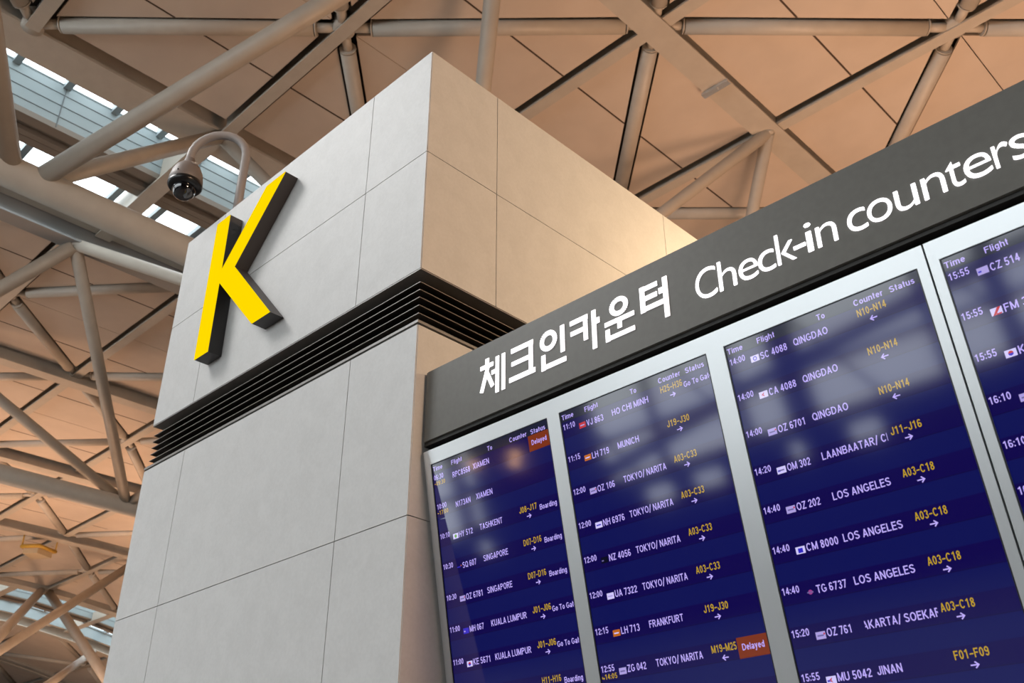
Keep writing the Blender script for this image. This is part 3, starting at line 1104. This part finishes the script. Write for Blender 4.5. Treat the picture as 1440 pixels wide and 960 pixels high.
    G['s'] = (.46, [ess(.46, x)])
    G['t'] = (.28, [[(.13, .98), (.13, .2)] + arc(.22, .2, .09, .2 - a, 180, 270, 4)[1:], [(0, x - a), (.28, x - a)]])
    G['u'] = (w, [[(w - a, 0), (w - a, x)], [(a, x), (a, .25)] + arc(w / 2, .25, w / 2 - a, .25 - a, 180, 360, 8)[1:]])
    G['y'] = (w, [[(a, x), (w / 2 + .02, .03)], [(w - a, x), (w / 2 - .06, -.22), (.04, -.20)]])
    G['/'] = (.40, [[(.04, -.12), (.36, 1.08)]])
    G[':'] = (TH + .02, [[(a + .01, .02), (a + .01, .19)], [(a + .01, .52), (a + .01, .69)]])
    G['-'] = (.46, [[(.0, .42), (.46, .42)]])
    G['~'] = (.44, [[(.0, .40), (.12, .50), (.30, .38), (.44, .48)]])
    G['>'] = (.52, [[(a, .62), (a, .26), (.50, .26)], [(.34, .44), (.52, .26)], [(.52, .26), (.34, .08)]])
    return G


GL = glyphs()


def stroke_quads(pl, th):
    P = [Vector(p) for p in pl]
    # drop repeats
    Q = [P[0]]
    for p in P[1:]:
        if (p - Q[-1]).length > 1e-4:
            Q.append(p)
    if len(Q) < 2:
        return []
    closed = (Q[0] - Q[-1]).length < 1e-3
    L, Rr = [], []
    n = len(Q)
    for i in range(n):
        if i == 0:
            d0 = (Q[-1] - Q[-2]).normalized() if closed else (Q[1] - Q[0]).normalized()
            d1 = (Q[1] - Q[0]).normalized()
        elif i == n - 1:
            d0 = (Q[-1] - Q[-2]).normalized()
            d1 = (Q[1] - Q[0]).normalized() if closed else d0
        else:
            d0 = (Q[i] - Q[i - 1]).normalized()
            d1 = (Q[i + 1] - Q[i]).normalized()
        t_ = (d0 + d1)
        if t_.length < 1e-4:
            t_ = d1
        t_.normalize()
        nrm = Vector((-t_.y, t_.x))
        c = max(.55, t_.dot(d1))
        L.append(Q[i] + nrm * th / 2 / c)
        Rr.append(Q[i] - nrm * th / 2 / c)
    return [[Rr[i], Rr[i + 1], L[i + 1], L[i]] for i in range(n - 1)]


def clipx(poly, xa, xb):
    for lim, sg in ((xa, 1), (xb, -1)):
        out = []
        for i in range(len(poly)):
            p, q = poly[i], poly[(i + 1) % len(poly)]
            ip, iq = (p.x - lim) * sg >= 0, (q.x - lim) * sg >= 0
            if ip:
                out.append(p)
            if ip != iq:
                t_ = (lim - p.x) / (q.x - p.x)
                out.append(p + (q - p) * t_)
        poly = out
        if len(poly) < 3:
            return []
    return poly


SP = .115
SPACE = .30


def text_polys(s, x, u, h, width=None, th=TH, clip=None, xs=1.0):
    tot = 0
    items = []
    for ch in s:
        if ch == ' ':
            tot += SPACE
            continue
        w, pl = GL[ch]
        items.append((tot, pl))
        tot += w + SP
    tot -= SP
    k = (width / (tot * h)) if width else xs
    out = []
    for off, pl in items:
        for line in pl:
            for q in stroke_quads(line, th):
                poly = [Vector((x + (p.x + off) * h * k, u - p.y * h)) for p in q]
                if clip:
                    poly = clipx(poly, *clip)
                    if not poly:
                        continue
                out.append(poly)
    return out


def put(mb, polys, x0, off, mi):
    for p in polys:
        mb.face([S3(x0 + v.x, v.y, off) for v in p], mi)


def arrow_polys(x, u, sgn, w=.0215, h=.0165, th=.0036):
    pl = [[(0, 0), (w, 0)], [(w - h * .55, h / 2), (w, 0), (w - h * .55, -h / 2)]]
    out = []
    for line in pl:
        for q in stroke_quads(line, th):
            out.append([Vector((x + (p.x if sgn > 0 else w - p.x), u + p.y)) for p in q])
    return out


def R4(x0, u0, x1, u1):
    return [Vector((x0, u1)), Vector((x1, u1)), Vector((x1, u0)), Vector((x0, u0))]


ROWM = ['txt', 'txty', 'scr_rust', 'l_lav', 'l_wht', 'l_red', 'l_org', 'l_blu', 'l_grn', 'l_blk', 'l_mag', 'l_gry']
RI = {k: i for i, k in enumerate(ROWM)}
ROWMATS = [M[k] for k in ROWM]


def disc(cx, cu, r, n=12, a0=0, a1=360):
    return [[Vector((cx, cu))] + [Vector((cx + r * math.cos(math.radians(a0 + (a1 - a0) * k / n)), cu - r * math.sin(math.radians(a0 + (a1 - a0) * k / n)))) for k in range(n + 1)]]


def logo(mb, x0, tb, kind, off):
    xa, xb, ua, ub = .0868, .1182, tb - .0050, tb + .0165
    bgc, marks = kind[0], kind[1:]
    if bgc:
        put(mb, [R4(xa, ua, xb, ub)], x0, off, RI['l_' + bgc])
    cx, cu = (xa + xb) / 2, (ua + ub) / 2
    o2 = off + .0004
    for mk in marks:
        c = RI['l_' + mk[1]]
        if mk[0] == 'line':
            put(mb, [R4(xa + .005, cu - .0016, xb - .006, cu + .0026)], x0, o2, c)
        elif mk[0] == 'disc':
            put(mb, disc(cx, cu, .0072), x0, o2, c)
        elif mk[0] == 'half':
            put(mb, disc(cx, cu, .0072, 8, 180, 360), x0, o2 + .0003, c)
        elif mk[0] == 'diag':
            put(mb, [[Vector((xa + .004, ub)), Vector((xa + .012, ub)), Vector((xb - .002, ua)), Vector((xb - .012, ua))],
                     [Vector((xa + .012, ub)), Vector((xb - .004, ub)), Vector((xb - .002, ub - .004)), Vector((xa + .016, ub - .004))]], x0, o2, c)
        elif mk[0] == 'sq':
            put(mb, [R4(cx - .008, cu - .006, cx + .008, cu + .008)], x0, o2, c)
        elif mk[0] == 'dot':
            put(mb, [R4(xb - .006, cu - .006, xb - .001, cu - .001)], x0, o2, c)
        elif mk[0] == 'chev':
            put(mb, [[Vector((cx - .008, cu)), Vector((cx + .004, cu - .0075)), Vector((cx + .001, cu - .0005))], [Vector((cx - .008, cu)), Vector((cx + .001, cu + .0005)), Vector((cx + .004, cu + .0075))]], x0, o2, c)
        elif mk[0] == 'ring':
            put(mb, [[Vector((p[0], p[1])) for p in q] for q in ringpolys(cx, cu, .0075, .0045, 12)], x0, o2, c)
        elif mk[0] == 'tick':
            put(mb, [R4(xa + .003, cu - .001, xa + .012, cu + .004)], x0, o2, c)


OFFS = -.004      # the glass of the screen sits just behind the front of the frame
OFT = OFFS + .0006


def row(scr, x0, k, r, xw):
    """One line of the board: time, logo, flight, destination, counter, arrow, status."""
    tb = .1375 + .1264 * k           # baseline of the time
    fl = min(1.0, k / 7.0)
    fb, db, cbs = tb + .0172 - .0045 * fl, tb + .0150 - .0035 * fl, tb + .0020
    hcap = .0238
    parts = []

    def piece(name, polys, mi):
        m_ = MB()
        put(m_, polys, x0, OFT, mi)
        parts.append((name, m_))
        return m_
    if r.get('t'):
        m_ = piece('departure_time', text_polys(r['t'], .0088, tb, .0215, .0590), RI['txt'])
    if r.get('t2'):
        piece('revised_time', text_polys(r['t2'], .0085, tb + .0245, .0175, .0665), RI['txty'])
    if r.get('logo'):
        m_ = MB()
        logo(m_, x0, tb, r['logo'], OFT)
        parts.append(('airline_mark', m_))
    if r.get('f'):
        wf = r.get('fw') or (.0972 if len(r['f']) > 6 else .0800)
        piece('flight_number', text_polys(r['f'], .1235, fb, hcap, wf, clip=(0, xw)), RI['txt'])
    if r.get('d'):
        dx, dw = r.get('dx', .2455), r['dw']
        piece('destination', text_polys(r['d'], dx, db, hcap, dw, clip=r.get('dclip', (0, .68))), RI['txt'])
    if r.get('c'):
        piece('counter_range', text_polys(r['c'], .4690, cbs, .0236, .0930), RI['txty'])
        piece('arrow', arrow_polys(.5050, cbs + .0185, r['a']), RI['txt'])
    if r.get('s') and r['s'] != 'Delayed':
        if r['s'] == 'Boarding':
            piece('status_text', text_polys(r['s'], .5765, tb + .0115, .0200, .0870), RI['txt'])
        else:
            piece('status_text', text_polys(r['s'], .5670, tb + .0115, .0200, .1165, clip=(0, .6795)), RI['txt'])
    # the row itself: the hair-thin divider line along its band
    mb = MB()
    put(mb, [R4(.006, tb + .0306, .674, tb + .0314)], x0, OFFS + .0003, RI['l_blk'])
    o = build('flight_row', mb, ROWMATS, scr, recalc=False)
    for nm, m_ in parts:
        build(nm, m_, ROWMATS, o, recalc=False)
    if r.get('s') == 'Delayed':
        mb = MB()
        put(mb, [R4(.5655, tb - .031, .6785, tb + .0325)], x0, OFFS + .0003, RI['scr_rust'])
        put(mb, text_polys('Delayed', .5820, tb + .0090, .0200, .0790), x0, OFT + .0004, RI['txt'])
        b = build('status_tag', mb, ROWMATS, o, recalc=False)
        b['label'] = 'rust red Delayed tag'
    return o


def display(x0, x1, rows, label, header):
    w = x1 - x0
    root = thing('flight_display', S3((x0 + x1) / 2, UE, -.02), label, 'flight display', 'departure screens in the board')
    mb = MB()
    b = .0045
    sbox(mb, x0 + .0004, x0 + b, US + .0004, UE - .0004, -.03, -.0015)
    sbox(mb, x1 - b, x1 - .0004, US + .0004, UE - .0004, -.03, -.0015)
    sbox(mb, x0 + b, x1 - b, US + .0004, US + b * .6, -.03, -.0015)
    sbox(mb, x0 + b, x1 - b, UE - b, UE - .0004, -.03, -.0015)
    build('bezel', mb, M['bezel'], root)
    mb = MB()
    xa, xb, u0 = x0 + b, x1 - b, US + b * .6
    sbox(mb, xa, xb, u0, UE - b, -.028, OFFS - .0012, 0)
    bands = [(u0, .1070, 2)]
    u = .1070
    for k in range(12):
        bands.append((u, min(u + .0632, UE - b), 0))
        u += .0632
        if u >= UE - b:
            break
        bands.append((u, min(u + .0632, UE - b), 1))
        u += .0632
        if u >= UE - b:
            break
    for ua, ub, mi in bands:
        mb.face([S3(xa, ub, OFFS), S3(xb, ub, OFFS), S3(xb, ua, OFFS), S3(xa, ua, OFFS)], mi)
    scr = build('screen', mb, [M['scr_dark'], M['scr_light'], M['scr_head']], root, recalc=False)
    mb = MB()
    put(mb, [R4(.006, .1054, .674, .1062)], x0, OFFS + .0003, RI['l_blk'])
    hr = build('header_row', mb, ROWMATS, root, recalc=False)
    for s, xx, ww in header:
        mb = MB()
        put(mb, text_polys(s, xx, .0975 + .006 * xx / .6, .0192, ww), x0, OFT, RI['txt'])
        build('column_title', mb, ROWMATS, hr, recalc=False)
    for k, r in rows:
        row(root, x0, k, r, .68)
    return root


HDR = [('Time', .0085, .0590), ('Flight', .1235, .0650), ('To', .3405, .0280), ('Counter', .4670, .0950), ('Status', .5835, .0775)]
OZ = ('lav', ('line', 'gry'), ('dot', 'red'))
S1R = [
    (0, dict(t='06:30', t2='~09:30', f='RPC8568', fw=.106, d='XIAMEN', dx=.2480, dw=.094, s='Delayed')),
    (1, dict(t='10:00', t2='~17:00', f='N173AN', fw=.088, d='XIAMEN', dw=.094)),
    (2, dict(t='10:10', logo=('wht', ('disc', 'grn')), f='HY 512', d='TASHKENT', dw=.128, c='J08-J17', a=1, s='Boarding')),
    (3, dict(t='10:30', logo=(None, ('line', 'blu'), ('dot', 'org')), f='SQ 607', d='SINGAPORE', dw=.137, c='D07-D16', a=1, s='Boarding')),
    (4, dict(t='10:30', logo=OZ, f='OZ 6781', d='SINGAPORE', dw=.137, c='D07-D16', a=1, s='Boarding')),
    (5, dict(t='11:00', logo=('blu', ('tick', 'lav')), f='MH 067', d='KUALA LUMPUR', dw=.190, c='J01-J06', a=1, s='Go To Gate')),
    (6, dict(t='11:00', logo=('wht', ('disc', 'red'), ('half', 'blu')), f='KE 5671', d='KUALA LUMPUR', dw=.190, c='J01-J06', a=1, s='Go To Gate')),
    (7, dict(c='H11-H16', a=1, s='Boarding')),
]
TN = dict(d='TOKYO/ NARITA', dw=.187)
S2R = [
    (0, dict(t='11:10', logo=('red', ('line', 'lav')), f='VJ 863', d='HO CHI MINH', dw=.166, c='H25-H36', a=1, s='Go To Gate')),
    (1, dict(t='11:15', logo=('org', ('line', 'wht')), f='LH 719', d='MUNICH', dw=.096, c='J19-J30', a=1)),
    (2, dict(t='12:00', logo=OZ, f='OZ 106', c='A03-C33', a=1, **TN)),
    (3, dict(t='12:00', logo=('wht', ('line', 'blu')), f='NH 6976', c='A03-C33', a=1, **TN)),
    (4, dict(t='12:00', logo=('blk', ('tick', 'gry')), f='NZ 4056', c='A03-C33', a=1, **TN)),
    (5, dict(t='12:00', logo=('wht', ('line', 'lav')), f='UA 7322', c='A03-C33', a=1, **TN)),
    (6, dict(t='12:15', logo=('org', ('line', 'wht')), f='LH 713', d='FRANKFURT', dw=.140, c='J19-J30', a=1)),
    (7, dict(t='12:55', t2='>14:05', logo=('lav', ('line', 'gry')), f='ZG 042', c='M19-M25', a=-1, s='Delayed', **TN)),
]
QD = dict(d='QINGDAO', dw=.120, c='N10-N14', a=-1)
LA = dict(d='LOS ANGELES', dw=.184, c='A03-C18', a=1)
S3R = [
    (0, dict(t='14:00', logo=('wht', ('ring', 'blu')), f='SC 4088', **QD)),
    (1, dict(t='14:00', logo=('wht', ('chev', 'red')), f='CA 4088', **QD)),
    (2, dict(t='14:00', logo=OZ, f='OZ 6701', **QD)),
    (3, dict(t='14:20', logo=('wht', ('tick', 'blu'), ('line', 'gry')), f='OM 302', d='LAANBAATAR/ CI', dx=.2440, dw=.2140, dclip=(.242, .4562), c='J11-J16', a=1)),
    (4, dict(t='14:40', logo=OZ, f='OZ 202', **LA)),
    (5, dict(t='14:40', logo=('wht', ('sq', 'blu')), f='CM 8000', fw=.105, **LA)),
    (6, dict(t='14:40', logo=(None, ('disc', 'mag'), ('line', 'gry')), f='TG 6737', **LA)),
    (7, dict(t='15:20', logo=OZ, f='OZ 761', d='AKARTA/ SOEKAR', dx=.2375, dw=.2290, dclip=(.2440, .4590), c='A03-C18', a=1)),
    (8, dict(t='15:55', logo=('wht', ('chev', 'red'), ('tick', 'blu')), f='MU 5042', fw=.105, d='JINAN', dw=.074, c='F01-F09', a=1)),
]
S4R = [
    (0, dict(t='15:55', logo=('lav', ('tick', 'blu')), f='CZ 514')),
    (1, dict(t='15:55', logo=('wht', ('diag', 'red')), f='FM 3', fw=.062)),
    (2, dict(t='15:55', logo=('wht', ('disc', 'red'), ('half', 'blu')), f='K', fw=.017)),
    (3, dict(t='16:10', logo=OZ)),
    (4, dict(t='16:10')),
    (5, dict(t='16:10')),
]
display(*SX[0], S1R, 'leftmost flight display beside the pillar, rows from XIAMEN to KUALA LUMPUR', HDR)
display(*SX[1], S2R, 'flight display listing HO CHI MINH first, mostly TOKYO/ NARITA rows, second from the pillar', HDR)
display(*SX[2], S3R, 'flight display with QINGDAO and LOS ANGELES rows, left of the black seam', HDR)
display(*SX[3], S4R, 'flight display right of the black seam, cut by the picture edge, first row CZ 514', HDR[:2])
